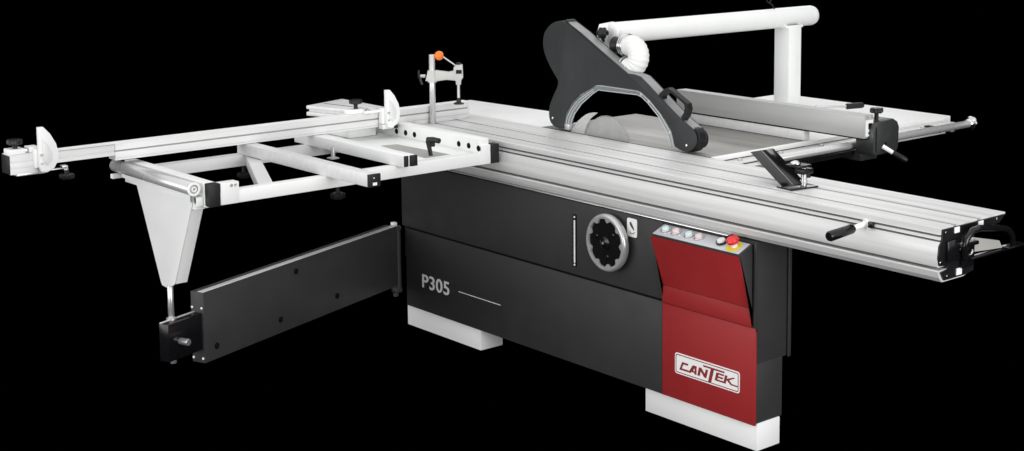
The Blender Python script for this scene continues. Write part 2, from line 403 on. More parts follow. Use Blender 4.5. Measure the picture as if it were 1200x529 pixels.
# --- sliding carriage (long aluminium profile)
X0, XT = -1.20, 1.798
prof = [(.186, .9), (.0580, .9), (.0580, .884), (.0430, .884), (.0430, .9), (-.0600, .9), (-.0600, .884), (-.0750, .884), (-.0750, .9),
        (-.137, .9), (-.139, .898), (-.139, .8800), (-.118, .8800), (-.118, .8740), (-.139, .8735), (-.139, .8650), (-.126, .8650), (-.126, .8595), (-.1395, .8590),
        (-.146, .850), (-.1495, .835), (-.1505, .815), (-.1500, .798), (-.1475, .7880), (-.143, .7860), (-.100, .7860), (-.100, .7775), (-.142, .7770),
        (-.145, .773), (-.139, .755), (-.1245, .7405), (-.02, .7405), (.025, .7505), (.028, .80), (.02, .86), (.150, .880), (.186, .896)]
b = B(); b.prism(prof, 'X', X0, XT); car = b.out('sliding_table', 'alu', saw, 25)
b = B()
capp = [(.178, .8955), (-.132, .8955), (-.134, .862), (-.146, .848), (-.150, .815), (-.144, .792), (-.104, .786), (-.104, .776), (-.138, .772), (-.121, .746), (-.012, .746), (.022, .755), (.022, .862), (.148, .875)]
b.prism(capp, 'X', XT + .0005, XT + .006); b.out('end_cap', 'black', car, split=True)
b = B()
for y in (-.068, .050): b.box(XT + .0065, XT + .009, y - .012, y + .012, .878, .8945)
b.box(XT + .0065, XT + .009, -.066, -.040, .752, .772)
b.out('cap_clip', 'label', car, split=True)
b = B()
for y, z in ((-.121, .886), (.132, .888), (-.142, .802), (-.110, .757)): b.cyl((XT + .006, y, z), (XT + .010, y, z), .0045, n=12)
b.out('cap_screw', 'chrome', car, split=True)
b = B(); b.box(XT + .006, XT + .030, -.075, .012, .835, .846, .002); b.box(XT + .006, XT + .020, -.120, -.06, .800, .862, .004); b.box(XT + .006, XT + .018, -.05, .01, .77, .835, .004)
lb = b.out('latch_block', 'blackmetal', car)
b = B(); b.box(XT + .0075, XT + .027, -.070, .004, .8465, .8495, .001); b.out('latch_plate', 'steel', car)
b = B(); b.tube([(XT + .03, -.04 + .02 * math.cos(a), .825 + .014 * math.sin(a)) for a in [R(180 + t * 20) for t in range(10)]], .0035, 8); b.out('latch_lever', 'chrome', car)
b = B(); b.box(X0, .974, -.1440, -.1225, .7360, .7400, .001); b.out('lip_highlight_strip', 'chrome', car)  # bright strip added to imitate a highlight along the lip edge
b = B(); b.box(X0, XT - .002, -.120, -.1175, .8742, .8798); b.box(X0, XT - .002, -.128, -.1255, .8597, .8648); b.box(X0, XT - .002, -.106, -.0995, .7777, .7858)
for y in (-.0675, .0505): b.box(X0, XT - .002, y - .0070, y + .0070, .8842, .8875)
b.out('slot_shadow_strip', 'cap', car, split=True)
# clamping handle on the carriage side
b = B(); b.cyl((1.53, -.128, .869), (1.5245, -.196, .862), .0085, .0075); b.cyl((1.535, -.124, .8685), (1.530, -.140, .867), .017, n=20)
h = b.out('carriage_handle', 'label', saw)
b = B(); b.lathe([(.012, 0), (.0150, .006), (.0158, .098), (.013, .104), (.006, .104)], (1.5255, -.190, .8620), (-.06, -.99, -.09), 24); b.out('grip', 'blackmetal', h)
b = B(); b.box(1.548, 1.566, -.150, -.139, .862, .880, .002); b.out('slot_nut', 'blackmetal', h)

# push handle at the end
b = B()
path = [(1.826, -.055, .800), (1.832, -.066, .838), (1.834, -.060, .862), (1.836, -.036, .884), (1.836, 0.0, .886), (1.836, .125, .867), (1.835, .150, .858), (1.833, .172, .838), (1.828, .186, .800)]
b.tube(path, .0095, 12); ph = b.out('push_handle', 'blackmetal', saw, 50)
b = B(); b.box(XT + .007, 1.838, .150, .245, .798, .803, .001); b.box(XT + .007, 1.826, -.020, .20, .792, .799, .001); b.out('handle_foot', 'blackmetal', ph)
b = B(); b.prism([(-.012, .858), (.134, .824), (.150, .800), (-.008, .812)], 'X', 1.812, 1.815); b.out('handle_back_plate', 'underside', ph)

# hold-down shoe near the carriage front
b = B()
b.box(1.098, 1.172, -.046, .068, .9005, .9055, .001, Matrix.Translation((1.135, .01, .9)) @ Matrix.Rotation(R(-8), 4, 'Z') @ Matrix.Translation((-1.135, -.01, -.9)))
shoe = b.out('edging_shoe', 'blackmetal', saw)
b = B()
b.prism([(1.108, .9055), (1.116, .9055), (.978, 1.000), (.970, 1.000)], 'Y', -.036, .0705, .0008)
b.out('sloping_plate', 'blackmetal', shoe)
b = B(); b.prism([(1.108, .9070), (1.116, .9070), (.978, 1.0015), (.970, 1.0015)], 'Y', .0085, .0105); b.out('plate_edge', 'steel', shoe)
b = B(); b.cyl((1.145, .030, .9055), (1.145, .030, .965), .010); b.cyl((1.145, .030, .916), (1.145, .030, .923), .0125); b.out('clamping_screw', 'chrome', shoe)
b = B(); b.box(1.125, 1.165, .005, .055, .945, .962, .003); b.box(1.10, 1.16, -.01, .05, .968, .974, .001); b.cyl((1.145, .045, .93), (1.145, .045, .946), .013); b.out('screw_head', 'black', shoe)
b = B(); b.lathe([(.012, 0), (.018, .003), (.018, .006), (.008, .012), (0, .013)], (1.128, .008, .974), (0, 0, 1), 20); b.out('washer', 'chrome', shoe)

# --- fixed cast-iron table and extension
b = B()
b.prism([(-.375, .196), (.562, .196), (.562, .712), (-.375, .712)], 'Z', .862, .8995, .001)
ft = b.out('cast_iron_table', 'iron', saw)
b = B()
b.prism([(-.115, .714), (.562, .714), (.562, 1.645), (-.372, 1.635), (-.365, 1.36), (-.115, 1.30)], 'Z', .858, .8990, .0015)
b.box(-.36, .55, 1.60, 1.632, .84, .857)
b.out('extension_table', 'white', saw)
b = B(); b.prism([(-1.19, .1965), (-1.19, .452), (-.628, .497), (-.31, .248), (-.36, .1965)], 'Z', .865, .8985, .001); b.out('background_residue_plate', 'white', saw)  # added plate imitating a leftover white patch of cut-out background
b = B(); b.box(.5635, .582, .200, .990, .885, .9002, .001); b.out('table_edge_strip', 'label', ft)

# --- rip fence rail
b = B()
b.box(.583, .648, .205, 1.60, .876, .8825, .0008); b.box(.5635, .5825, .99, 1.60, .858, .8835, .001)
b.box(.5835, .625, .20, 1.60, .864, .8755, .002)
b.box(.652, .700, .215, 1.42, .866, .8765, .001)
rl = b.out('fence_rail', 'rail', saw)
b = B(); b.cyl((.759, .330, .904), (.759, 1.525, .904), .0145, n=32); b.out('round_bar', 'bar', rl, 50)
b = B(); b.lathe([(.0145, 0), (.018, .003), (.020, .012), (.027, .014), (.0285, .018), (.0285, .030), (.024, .034), (.0, .036)], (.759, 1.490, .904), (0, 1, 0), 32); b.out('bar_end_knob', 'chrome', rl, 40)
b = B(); b.box(.702, .752, .235, .80, .872, .878, .001)
for k in range(44): b.box(.752, .764, .30 + k * .0115, .306 + k * .0115, .866, .884)
b.box(.746, .7515, .29, .80, .862, .888)
b.out('toothed_rack', 'black', rl)
b = B()
for y in (.30, .52, .75, 1.02, 1.385): b.lathe([(.010, 0), (.010, .004), (.006, .007), (0, .007)], (.612, y, .8826), (0, 0, 1), 16)
for y in (.335, .60): b.lathe([(.009, 0), (.009, .004), (.005, .007), (0, .007)], (.676, y, .8766), (0, 0, 1), 16)
b.out('rail_bolt', 'steel', rl, split=True)
b = B(); b.box(.600, .640, 1.40, 1.44, .8826, .886); b.box(.6495, .6515, .215, 1.42, .860, .879); b.out('rail_slot', 'hole', rl, split=True)
for y in (.36, .95, 1.38):
    b = B(); b.box(.700, .765, y - .012, y + .012, .884, .893, .002); b.out('bar_bracket', 'steel', rl)

# --- rip fence
b = B()
b.box(-.118, .856, .700, .722, .945, 1.030, .001); b.box(-.118, .856, .724, .752, .950, 1.0295, .001)
rf = b.out('rip_fence', 'fence', saw)
b = B(); b.box(-.118, .562, .706, .740, .9012, .9385, .001); b.out('lower_fence_rail', 'aluy', rf)
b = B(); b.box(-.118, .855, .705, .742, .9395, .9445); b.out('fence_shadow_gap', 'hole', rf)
b = B(); b.box(.8565, .8585, .706, .748, .952, 1.012); b.out('fence_end_face', 'label', rf)
b = B(); b.box(.8588, .8600, .720, .742, .978, 1.000); b.box(.8588, .8600, .720, .742, .960, .968); b.out('end_slots', 'hole', rf, split=True)
b = B()
b.prism([(.725, .893), (.735, .880), (.850, .881), (.866, .886), (.875, .900), (.878, .975), (.866, .996), (.845, 1.007), (.760, 1.004), (.735, .992), (.725, .975)], 'X', .795, .880, .006)
b.box(.70, .795, .76, .86, .845, .885, .006)
fb = b.out('fence_carrier', 'casting', saw)
b = B(); b.box(.8802, .8825, .737, .740, .895, .985); b.box(.8802, .882, .79, .80, .905, .925); b.out('carrier_mark', 'black', fb, split=True)
star_knob(fb, (.84, .79, 1.030), (0, 0, 1), .023, .020, .035)
b = B(); b.cyl((.882, .775, .912), (.915, .795, .890), .009, .008); lv = b.out('locking_lever', 'label', fb)
b = B(); b.lathe([(.007, 0), (.010, .004), (.0115, .052), (.009, .059), (0, .060)], (.915, .795, .890), (.050, .040, -.036), 16); b.out('lever_grip', 'black', fb)
# clamping lever lying on the table behind the fence
b = B(); b.lathe([(.015, 0), (.015, .032), (.012, .036), (0, .036)], (.1325, 1.266, .899), (0, 0, 1), 20); b.tube([(.1325, 1.266, .928), (.210, 1.345, .931), (.24, 1.368, .932)], .005, 8)
lv = b.out('extension_lever', 'steel', saw)
b = B(); b.lathe([(.008, 0), (.0125, .004), (.0125, .075), (.010, .082), (0, .084)], (.232, 1.362, .931), (.032, .075, .002), 18); b.out('lever_grip', 'black', lv)

# --- blade guard
GUARD = [(-0.21, 1.334), (-0.131, 1.298), (-0.026, 1.244), (0.074, 1.194), (0.138, 1.163), (0.174, 1.163), (0.208, 1.157), (0.252, 1.13), (0.321, 1.085), (0.417, 1.025), (0.483, 0.993), (0.503, 0.968), (0.5, 0.935), (0.476, 0.913), (0.448, 0.905), (0.419, 0.909), (0.393, 0.917), (0.376, 0.97), (0.321, 1.03), (0.262, 1.074), (0.212, 1.1), (0.192, 1.104), (-0.017, 1.105), (-0.045, 1.1), (-0.14, 1.053), (-0.188, 1.016), (-0.223, 0.971), (-0.237, 0.923), (-0.231, 0.91), (-0.267, 0.907), (-0.301, 0.915), (-0.322, 0.935), (-0.325, 0.982), (-0.298, 1.032), (-0.258, 1.091), (-0.286, 1.119), (-0.323, 1.16), (-0.351, 1.202), (-0.36, 1.242), (-0.351, 1.28), (-0.329, 1.304), (-0.298, 1.325), (-0.259, 1.336)]
def chaikin(P, lo, hi, it=2):
    Q = P[lo:hi]
    for _ in range(it):
        N_ = [Q[0]]
        for p, q in zip(Q, Q[1:]):
            N_ += [(.75 * p[0] + .25 * q[0], .75 * p[1] + .25 * q[1]), (.25 * p[0] + .75 * q[0], .25 * p[1] + .75 * q[1])]
        Q = N_ + [Q[-1]]
    return Q
SM = chaikin(GUARD + [GUARD[0]], 28, 44)[:-1]
TIP = chaikin(GUARD, 10, 16)
GUARD = [(-.225, 1.339)] + GUARD[1:10] + TIP + GUARD[16:28] + SM
i16 = 10 + len(TIP)
b = B(); b.prism(GUARD, 'Y', .188, .1935, .0010); gd = b.out('blade_guard', 'guard', saw)
core = [(x, z) for x, z in GUARD]
b = B()
# the hood's folded metal rim: a band that follows the outline between the two plates
tops = GUARD[0:11]
def inset(p, q, d):
    v = Vector((q[0] - p[0], q[1] - p[1])).normalized(); return Vector((v.y, -v.x)) * d
def strip(b, pts, d, y0, y1):
    for p, q in zip(pts, pts[1:]):
        o = inset(p, q, d); b.prism([p, q, (q[0] + o.x, q[1] + o.y), (p[0] + o.x, p[1] + o.y)], 'Y', y0, y1)
strip(b, tops, .004, .1936, .2365)
b.out('guard_rim', 'guardtop', gd)
b = B(); strip(b, GUARD[i16 + 14:] + [GUARD[0]], .004, .1936, .2365); b.out('outer_rim', 'guard', gd)
b = B(); strip(b, GUARD[i16:i16 + 12], .003, .1936, .2365); b.out('arch_rim', 'guardtop', gd)
b = B(); b.prism(GUARD, 'Y', .2366, .242, .0006); b.out('back_plate', 'guard', gd)
b = B()
for x, z in ((-.300, .945), (.452, .930)): b.lathe([(.0055, 0), (.0055, .0015), (.003, .003), (0, .003)], (x, .1878, z), (0, -1, 0), 14)
b.out('rivet', 'chrome', gd, split=True)
ARCH = [(0.381, 0.914), (0.364, 0.967), (0.308, 1.027), (0.249, 1.071), (0.2, 1.098), (0.179, 1.102), (-0.03, 1.102), (-0.059, 1.098), (-0.153, 1.05), (-0.202, 1.013), (-0.237, 0.968), (-0.252, 0.92)]
ARCHI = [(0.365, 0.913), (0.347, 0.96), (0.295, 1.021), (0.24, 1.062), (.210, 1.080), (0.184, 1.087), (-0.035, 1.083), (-0.068, 1.065), (-0.135, 1.018), (-0.177, 0.974), (-0.196, 0.94), (-0.198, 0.919)]
b = B()
for i in range(11): b.prism([ARCH[i], ARCH[i + 1], ARCHI[i + 1], ARCHI[i]], 'Y', .1965, .2005)
b.out('clear_window', 'clear', gd)
def frac(t): return [(a[0] + (c[0] - a[0]) * t, a[1] + (c[1] - a[1]) * t) for a, c in zip(ARCH, ARCHI)]
b = B()
for t, r_ in ((.04, .0030), (1.0, .0020)): b.tube([(x, .1955, z) for x, z in frac(t)], r_, 6)
b.tube([(x, .1955, z) for x, z in frac(.42)[7:]], .0018, 6)
b.tube([(x, .1955, z) for x, z in frac(.68)[7:]], .0018, 6)
b.out('window_edge', 'edge', gd, split=True)
b = B(); b.box(-.243, -.205, .192, .230, .905, .930, .003); b.out('lower_clip', 'steel', gd)
for i in (1, 3, 4):
    b = B(); x, z = frac(.4)[i]; b.box(x - .006, x + .006, .193, .200, z - .006, z + .006, .001); b.out('window_clip', 'steel', gd)
# tip roller
b = B(); b.cyl((.462, .1945, .948), (.462, .2355, .948), .043, n=40); b.cyl((.470, .196, .957), (.470, .234, .957), .040, n=40); b.out('front_roller', 'black', gd)
b = B(); b.cyl((.466, .2422, .951), (.466, .252, .951), .036, n=40); b.out('roller_cap', 'black', gd)
# bow handle on the sloping top
b = B()
hp = [(.304, 1.090), (.306, 1.103), (.334, 1.124), (.352, 1.130), (.372, 1.122), (.452, 1.082), (.458, 1.062), (.450, 1.038), (.432, 1.016)]
for y in (.212,):
    for i in range(len(hp) - 1):
        p, q = hp[i], hp[i + 1]; o = inset(p, q, .013)
    inner = []
cen = Vector((.385, 1.070))
hin = [tuple(cen + (Vector(p) - cen) * .76) for p in hp]
for i in range(len(hp) - 1): b.prism([hp[i], hp[i + 1], hin[i + 1], hin[i]], 'Y', .190, .214)
b.out('bow_handle', 'black', gd)
# blade and riving knife
bc = (.003, .850); rb = .1365
pts = []
nt = 84
for k in range(nt):
    a0 = 2 * math.pi * k / nt
    for da, rr in ((0, rb), (.14, rb - .0055), (.58, rb - .0060), (.74, rb - .002)):
        a = a0 + da * 2 * math.pi / nt
        pts.append((bc[0] + rr * math.cos(a), bc[1] + rr * math.sin(a)))
b = B(); b.prism(pts[::-1], 'Y', .2085, .2115); bl = b.out('saw_blade', 'blade', saw, 30)
b = B()
for a in (200, 260, 320): 
    c = (bc[0] + .09 * math.cos(R(a)), .2083, bc[1] + .09 * math.sin(R(a))); b.lathe([(.006, 0), (.006, .0004)], c, (0, -1, 0), 16)
b.out('expansion_hole', 'hole', bl, split=True)
KN = [(-0.214, 0.86), (-0.212, 0.896), (-0.2, 0.915), (-0.185, 0.930), (-0.165, .948), (-0.142, 0.964), (-0.120, 0.977), (-0.099, 0.985), (-0.075, .990), (-0.051, 0.992), (-.070, .980), (-0.092, 0.965), (-.110, .945), (-0.122, 0.925), (-.129, .905), (-0.132, 0.86)]
b = B(); b.prism(KN, 'Y', .2055, .2080); b.out('riving_knife', 'knife', saw)
b = B(); b.box(-.375, .56, .1875, .1955, .8955, .8992); b.out('kerf_slot', 'hole', ft)

# --- extraction arm, post, hose
PX = -.075
b = B(); b.lathe([(.036, 0), (.042, .004), (.042, 1.08)], (PX, .30, 1.292), (0, 1, 0), 40)
b.lathe([(.0435, 0), (.0435, .235), (.040, .25), (.026, .263), (0, .268)], (PX, 1.245, 1.292), (0, 1, 0), 40)
b.prism([(.248, 1.290), (.262, 1.328), (.330, 1.334), (.420, 1.252), (.330, 1.222), (.262, 1.236)], 'X', PX - .030, PX - .020, .002)
ea = b.out('extraction_arm', 'white', saw, 40)
b = B(); b.box(PX - .034, PX + .052, 1.285, 1.365, .8995, 1.262, .004); po_ = b.out('support_post', 'white', saw)
b = B(); b.box(PX - .10, PX + .10, 1.25, 1.42, .8992, .905, .002); b.out('post_base', 'white', po_)
b = B(); b.box(PX - .045, PX + .048, 1.27, 1.38, 1.250, 1.262, .002); b.out('post_bracket', 'white', po_)
b = B(); b.tube([(PX, 1.245, 1.332), (PX, 1.235, 1.350), (PX, 1.215, 1.362)], .004, 8); b.tube([(PX, 1.210 + .014 * math.cos(R(a)), 1.378 + .016 * math.sin(R(a))) for a in range(0, 360, 30)], .003, 8, True)
b.out('ring_bolt', 'black', ea)
star_knob(ea, (-.085, .262, 1.288), (.45, -.45, .75), .022, .022, .045)
b = B()
b.lathe([(.0, 0), (.030, .001), (.034, .006), (.030, .012), (.028, .045), (.036, .050), (.036, .058), (.0, .058)], (-.022, .268, 1.252), (.99, .03, .08), 32)
hs = b.out('hose_coupling', 'black', saw, 40)
b = B(); b.cyl((-.0235, .268, 1.252), (-.028, .268, 1.252), .005, n=12); b.out('coupling_screw', 'label', hs)
b = B(); path = []; rad = []
ec = Vector((.072, .272, 1.214)); 
for i in range(58):
    a = R(95 - i * 3.4); path.append((ec.x + .046 * math.cos(a) * 1.05, ec.y - .0004 * i, ec.z + .043 * math.sin(a))); rad.append(.0402 + .0011 * math.sin(i * 1.35))
path = [(.046, .272, 1.255)] + path; rad = [.039] + rad
b.tube(path, rad, 32); b.out('suction_hose', 'whitematte', hs, 60)
b = B()
for t in (.032, .041, .050): b.tube([(t, .275 + .042 * math.cos(R(a)), 1.2565 + .042 * math.sin(R(a))) for a in range(0, 360, 12)], .0035, 8, True)
b.out('hose_clamp', 'chrome', hs, split=True)
b = B()
for k in range(3):
    c = Vector((.062 - .012 * k, .250, 1.172 - .004 * k)); d = Vector((.95, .05, .12)).normalized(); q = d.to_track_quat('Z', 'Y').to_matrix()
    b.tube([c + q @ Vector((.041 * math.cos(R(a)), .041 * math.sin(R(a)), 0)) for a in range(0, 360, 12)], .0035, 8, True)
b.out('hose_ring', 'chrome', hs, split=True)

CAM_SCALE[0] = 1.0
# --- swing arm under the outrigger
A0 = Vector((-1.120, -.015, 0)); A1 = Vector((-.682, -1.172, 0)); dr = (A1 - A0).normalized(); nm = Vector((-dr.y, dr.x, 0))   # nm: towards +X
LA = (A1 - A0).length
MA = Matrix.Translation(A0) @ Matrix(((dr.x, nm.x, 0), (dr.y, nm.y, 0), (0, 0, 1))).to_4x4()
if (MA.to_3x3() @ Vector((0, 1, 0))).x < 0: pass
b = B(); b.box(.03, LA, -.030, .030, .147, .410, .003, MA); sa = b.out('swing_arm', 'arm', saw)
b = B(); b.box(.03, LA + .001, .004, .0315, .4105, .4125, .0005, MA); b.out('arm_top_flange', 'rail', sa)
b = B()
for t, z in ((.950, .197), (.658, .201), (.577, .369), (.370, .207)):
    p0 = MA @ Vector((LA * t, .0305, z)); p1 = MA @ Vector((LA * t, .036, z)); b.lathe([(.0115, 0), (.0115, .003), (.008, .006), (.005, .004), (0, .004)], p0, p1 - p0, 16)
b.out('arm_bolt', 'hole', sa, split=True)
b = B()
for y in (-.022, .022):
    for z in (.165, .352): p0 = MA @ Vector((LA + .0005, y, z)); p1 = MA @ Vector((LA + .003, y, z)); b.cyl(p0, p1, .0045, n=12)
b.out('end_screw', 'label', sa, split=True)  # white colour stands in for the glint of metal screws
b = B(); b.box(LA - .25, LA + .172, -.022, .022, .198, .334, .003, MA); b.out('telescopic_arm', 'blackmetal', sa)
b = B(); b.box(LA - .01, LA + .170, -.020, -.012, .3345, .337, .0005, MA); b.out('arm_edge', 'rail', sa)
p0 = MA @ Vector((LA + .115, .022, .262)); p1 = MA @ Vector((LA + .115, .062, .262)); b = B(); b.cyl(p0, p1, .0125, n=24); b.out('locking_pin', 'steel', sa)
b = B(); b.cyl((-1.104, -.016, .112), (-1.104, -.016, .405), .014); b.box(-1.128, -1.090, -.036, -.004, .112, .132, .003); b.box(-1.125, -1.088, -.03, -.004, .386, .400, .003); b.cyl((-1.103, -.03, .096), (-1.103, -.03, .112), .012); b.out('hinge', 'arm', sa)
b = B(); b.box(-1.120, -1.098, -.040, -.020, .403, .422, .002); b.out('hinge_block', 'label', sa)

# --- outrigger frame
FX = -.376
b = B()
b.box(FX - .045, FX, -1.262, -.066, .783, .828, .002)
b.box(FX - .040, FX + .0015, -1.225, -1.156, .7835, .858, .001)
b.box(FX - .040, FX + .0015, -.114, -.068, .7835, .859, .001)
b.box(-1.03, -.985, -1.218, -.10, .783, .828, .002)
b.box(-1.03, -.400, -1.266, -1.222, .776, .858, .002)
b.box(-1.22, FX - .004, -.120, -.072, .783, .884, .002)
fr = b.out('outrigger_frame', 'white', saw)
# diagonal brace
b = B(); b.prism([(-.984, -.795), (-.984, -.742), (-.422, -.998), (-.422, -1.055)], 'Z', .785, .826, .0015); b.out('diagonal_brace', 'aluy', fr)
b = B(); b.box(FX - .035, FX + .003, -1.2660, -1.2265, .7805, .8600, .002); b.box(FX - .030, FX + .003, -.064, -.026, .7825, .8590, .002); b.out('end_cap', 'cap', fr, split=True)
# support tubes lying on the frame
b = B(); b.box(-1.02, -.108, -.8105, -.762, .8288, .873, .002); b.out('support_tube', 'aluy', fr)
b = B(); b.box(-.1075, -.098, -.811, -.7615, .8283, .8735, .001); b.out('tube_cap', 'cap', fr)
b = B(); b.box(-.0978, -.0965, -.795, -.778, .834, .844); b.box(-.0978, -.0965, -.792, -.788, .858, .862); b.out('cap_label', 'label', fr, split=True)
b = B(); b.box(-1.10, -.330, -.510, -.455, .8288, .873, .002); b.out('support_tube', 'white', fr)
b = B(); b.box(-.3295, -.322, -.506, -.490, .8313, .8715, .001); b.box(-.3295, -.318, -.480, -.452, .8313, .8715, .001); b.out('tube_cap', 'cap', fr)
# inner shelf plate and grey opening strips
b = B(); b.box(-1.20, -.425, -.440, -.122, .8175, .8275, .001); b.out('shelf_plate', 'white', fr)
b = B(); b.prism([(-.79, -.300), (-.775, -.232), (-.44, -.214), (-.44, -.332)], 'Z', .8278, .8283); b.prism([(-1.125, -.29), (-1.125, -.08), (-1.02, -.165), (-1.03, -.31)], 'Z', .8278, .8283); b.out('shelf_opening', 'underside', fr, split=True)
# holes in the inner beam
b = B()
for x, z in ((-.942, .849), (-.876, .850), (-.813, .850), (-.510, .850), (-.445, .851), (-.382, .848)):
    b.lathe([(.0115, 0), (.0115, .0008)], (x, -.1202, z), (0, -1, 0), 24)
b.out('beam_hole', 'hole', fr, split=True)
b = B(); b.cyl((FX + .002, -1.185, .848), (FX + .004, -1.185, .848), .0055, n=12); b.cyl((FX + .002, -1.170, .848), (FX + .004, -1.170, .848), .0045, n=12); b.out('plate_screw', 'steel', fr, split=True)
# locking lever on the frame
b = B(); b.lathe([(.012, 0), (.012, .035)], (-.478, -.272, .862), (0, 0, 1), 16)
b.tube([(-.49, -.285, .888), (-.465, -.276, .890), (-.435, -.268, .888)], .0105, 10); b.tube([(-.488, -.284, .884), (-.478, -.283, .850), (-.466, -.283, .812)], [.010, .0085, .0075], 10)
b.out('clamping_lever', 'black', fr)
# small post on the far tube
b = B(); b.cyl((-.680, -.590, .831), (-.680, -.590, .872), .008, n=16); b.box(-.697, -.663, -.607, -.573, .826, .8305); b.out('levelling_post', 'steel', fr)
# knobs under the frame
for x, y, z in ((-.99, -.800, .757), (-.40, -.748, .757)):
    star_knob(fr, (x, y, z), (0, 0, -1), .024, .022, .026)
# roller and leg
b = B(); b.cyl((-1.035, -1.300, .842), (-.425, -1.300, .842), .0225, n=40); ro = b.out('roller', 'bar', fr, 50)
b = B(); b.ring((-.424, -1.300, .842), (1, 0, 0), .024, .015, 0, .006, 28); b.ring((-.424, -1.300, .842), (1, 0, 0), .010, .005, 0, .007, 20); b.out('roller_bearing', 'label', fr, split=True)
b = B(); b.cyl((-.4255, -1.300, .842), (-.4235, -1.300, .842), .0145, n=24); b.cyl((-1.046, -1.300, .842), (-1.0355, -1.300, .842), .012, n=20); b.box(-.440, -.424, -1.305, -1.298, .796, .825); b.out('roller_axle', 'steel', fr, split=True)
b = B(); b.box(-.438, -.420, -1.292, -1.268, .780, .812, .002); b.box(-1.035, -1.015, -1.32, -1.268, .795, .812, .002); b.out('roller_bracket', 'white', fr, split=True)
b = B()
leg = [(-1.000, .815), (-1.000, .802), (-.878, .789), (-.713, .462), (-.704, .452), (-.672, .450), (-.612, .470), (-.602, .482), (-.452, .789), (-.425, .789), (-.425, .815)]
b.prism(leg, 'Y', -1.292, -1.2885, .0008)
lg = b.out('leg_sheet', 'white', fr)
b = B(); b.prism([(-.4525, .7885), (-.460, .7885), (-.612, .475), (-.604, .475)], 'Y', -1.288, -1.245, .0008); b.out('leg_flange', 'white', fr)
b = B(); b.box(-.86, -.44, -1.288, -1.25, .765, .789, .002); b.out('leg_bracket', 'white', fr)
b = B(); b.cyl((-.660, -1.283, .325), (-.660, -1.283, .46), .0105, n=24); b.lathe([(.018, 0), (.018, .006), (.012, .009)], (-.660, -1.283, .3345), (0, 0, 1), 20); b.cyl((-.655, -1.283, .175), (-.655, -1.283, .199), .011, n=20)
b.out('leg_rod', 'steel', fr, 50, split=True)

# --- crosscut fence
b = B()
b.box(-1.00, -.955, -.02, .25, .8632, .8745, .001)
b.prism([(-.949, .935), (-.949, .9125), (-.958, .912), (-.958, .9065), (-.949, .906), (-.949, .8845), (-.953, .884), (-.953, .8815), (-.949, .881), (-.949, .875), (-1.005, .875), (-1.005, .935)], 'Y', -1.335, .262, .0008)
cf = b.out('crosscut_fence', 'aluy', saw)
b = B(); b.prism([(-.9525, .933), (-.9525, .912), (-.956, .911), (-.956, .907), (-.9525, .906), (-.9525, .893), (-1.000, .893), (-1.000, .933)], 'Y', -1.60, -1.3355, .0008); b.out('fence_extension', 'aluy', cf)
b = B(); b.prism([(-.9485, .9375), (-.9485, .9355), (-.995, .9355), (-.995, .9375)], 'Y', -1.60, .262); b.out('top_scale', 'label', cf)
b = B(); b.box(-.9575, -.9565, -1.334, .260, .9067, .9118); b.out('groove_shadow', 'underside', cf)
b = B(); b.prism([(-.930, .942), (-.930, .920), (-.934, .919), (-.934, .916), (-.930, .915), (-.930, .899), (-.934, .898), (-.934, .895), (-.930, .894), (-.930, .874), (-.998, .874), (-.998, .942)], 'Y', -1.722, -1.618, .0008)
eb = b.out('fence_end_block', 'aluy', cf)
b = B(); b.box(-.996, -.932, -1.7265, -1.7222, .876, .940, .001); b.out('end_cap', 'cap', cf, split=True)
b = B(); b.box(-.990, -.936, -1.72, -1.665, .9425, .960, .002); b.box(-.985, -.940, -1.650, -1.615, .9425, .962, .002); b.out('stop_slide', 'white', cf, split=True)
b = B(); b.box(-.975, -.945, -1.664, -1.651, .9425, .957, .002); b.box(-.99, -.93, -1.70, -1.60, .866, .8735, .001); b.out('slide_bolt', 'steel', cf, split=True)
star_knob(cf, (-.96, -1.692, .974), (0, 0, 1), .024, .020, .014)
def flip_stop(y, x=-.905, s=1.0):
    """D shaped stop hanging in front of the fence: flat edge towards -Y, round edge towards +Y"""
    P = [(y, .964 + .070 * s)]
    P += [(y + .018 * s, .964 + .070 * s), (y + .040 * s, .964 + .045 * s), (y + .060 * s, .964 + .008 * s), (y + .068 * s, .955 - .018 * s), (y + .064 * s, .925 - .015 * s), (y + .050 * s, .898 - .012 * s), (y + .024 * s, .884 - .010 * s), (y + .006 * s, .886 - .008 * s), (y, .900)]
    bb = B(); bb.prism(P, 'X', x - .012, x + .010, .003); q = bb.out('flip_stop', 'white', cf)
    bb = B(); P2 = [(y + .010, .92), (y + .010, .995), (y + .030, .972), (y + .046, .940), (y + .040, .910), (y + .024, .898)]
    bb.prism(P2, 'X', x + .0103, x + .0125, .0008); bb.out('stop_recess', 'aluy', cf)
    bb = B(); bb.box(x - .040, x - .012, y - .010, y + .03, .890, .955, .003); bb.out('stop_bracket', 'white', cf)
    bb = B(); bb.cyl((x + .01, y + .006, .938), (x + .017, y + .006, .938), .005, n=12); bb.cyl((x + .01, y + .006, .908), (x + .017, y + .006, .908), .004, n=12); bb.out('stop_screw', 'steel', cf, split=True)
flip_stop(-1.632)
b = B(); b.box(-.92, -.905, -1.60, -1.530, .877, .881, .001); b.box(-.925, -.90, -1.552, -1.532, .881, .889, .001); b.cyl((-.912, -1.535, .871), (-.912, -1.535, .878), .008, n=14); b.out('stop_arm', 'steel', cf)
star_knob(cf, (-.90, -1.538, .861), (0, 0, -1), .023, .020, .012)
flip_stop(-.196, -.905, .96)
b = B(); b.box(-1.000, -.930, -.275, -.200, .9382, .948, .002); b.box(-.995, -.955, -.340, -.272, .9382, .957, .003); b.out('stop_slide', 'white', cf, split=True)
b = B(); b.cyl((-.955, -.255, .945), (-.940, -.255, .945), .012, n=16); b.out('slide_bolt', 'steel', cf, split=True)
star_knob(cf, (-.975, -.295, .977), (0, 0, 1), .0235, .019, .022)
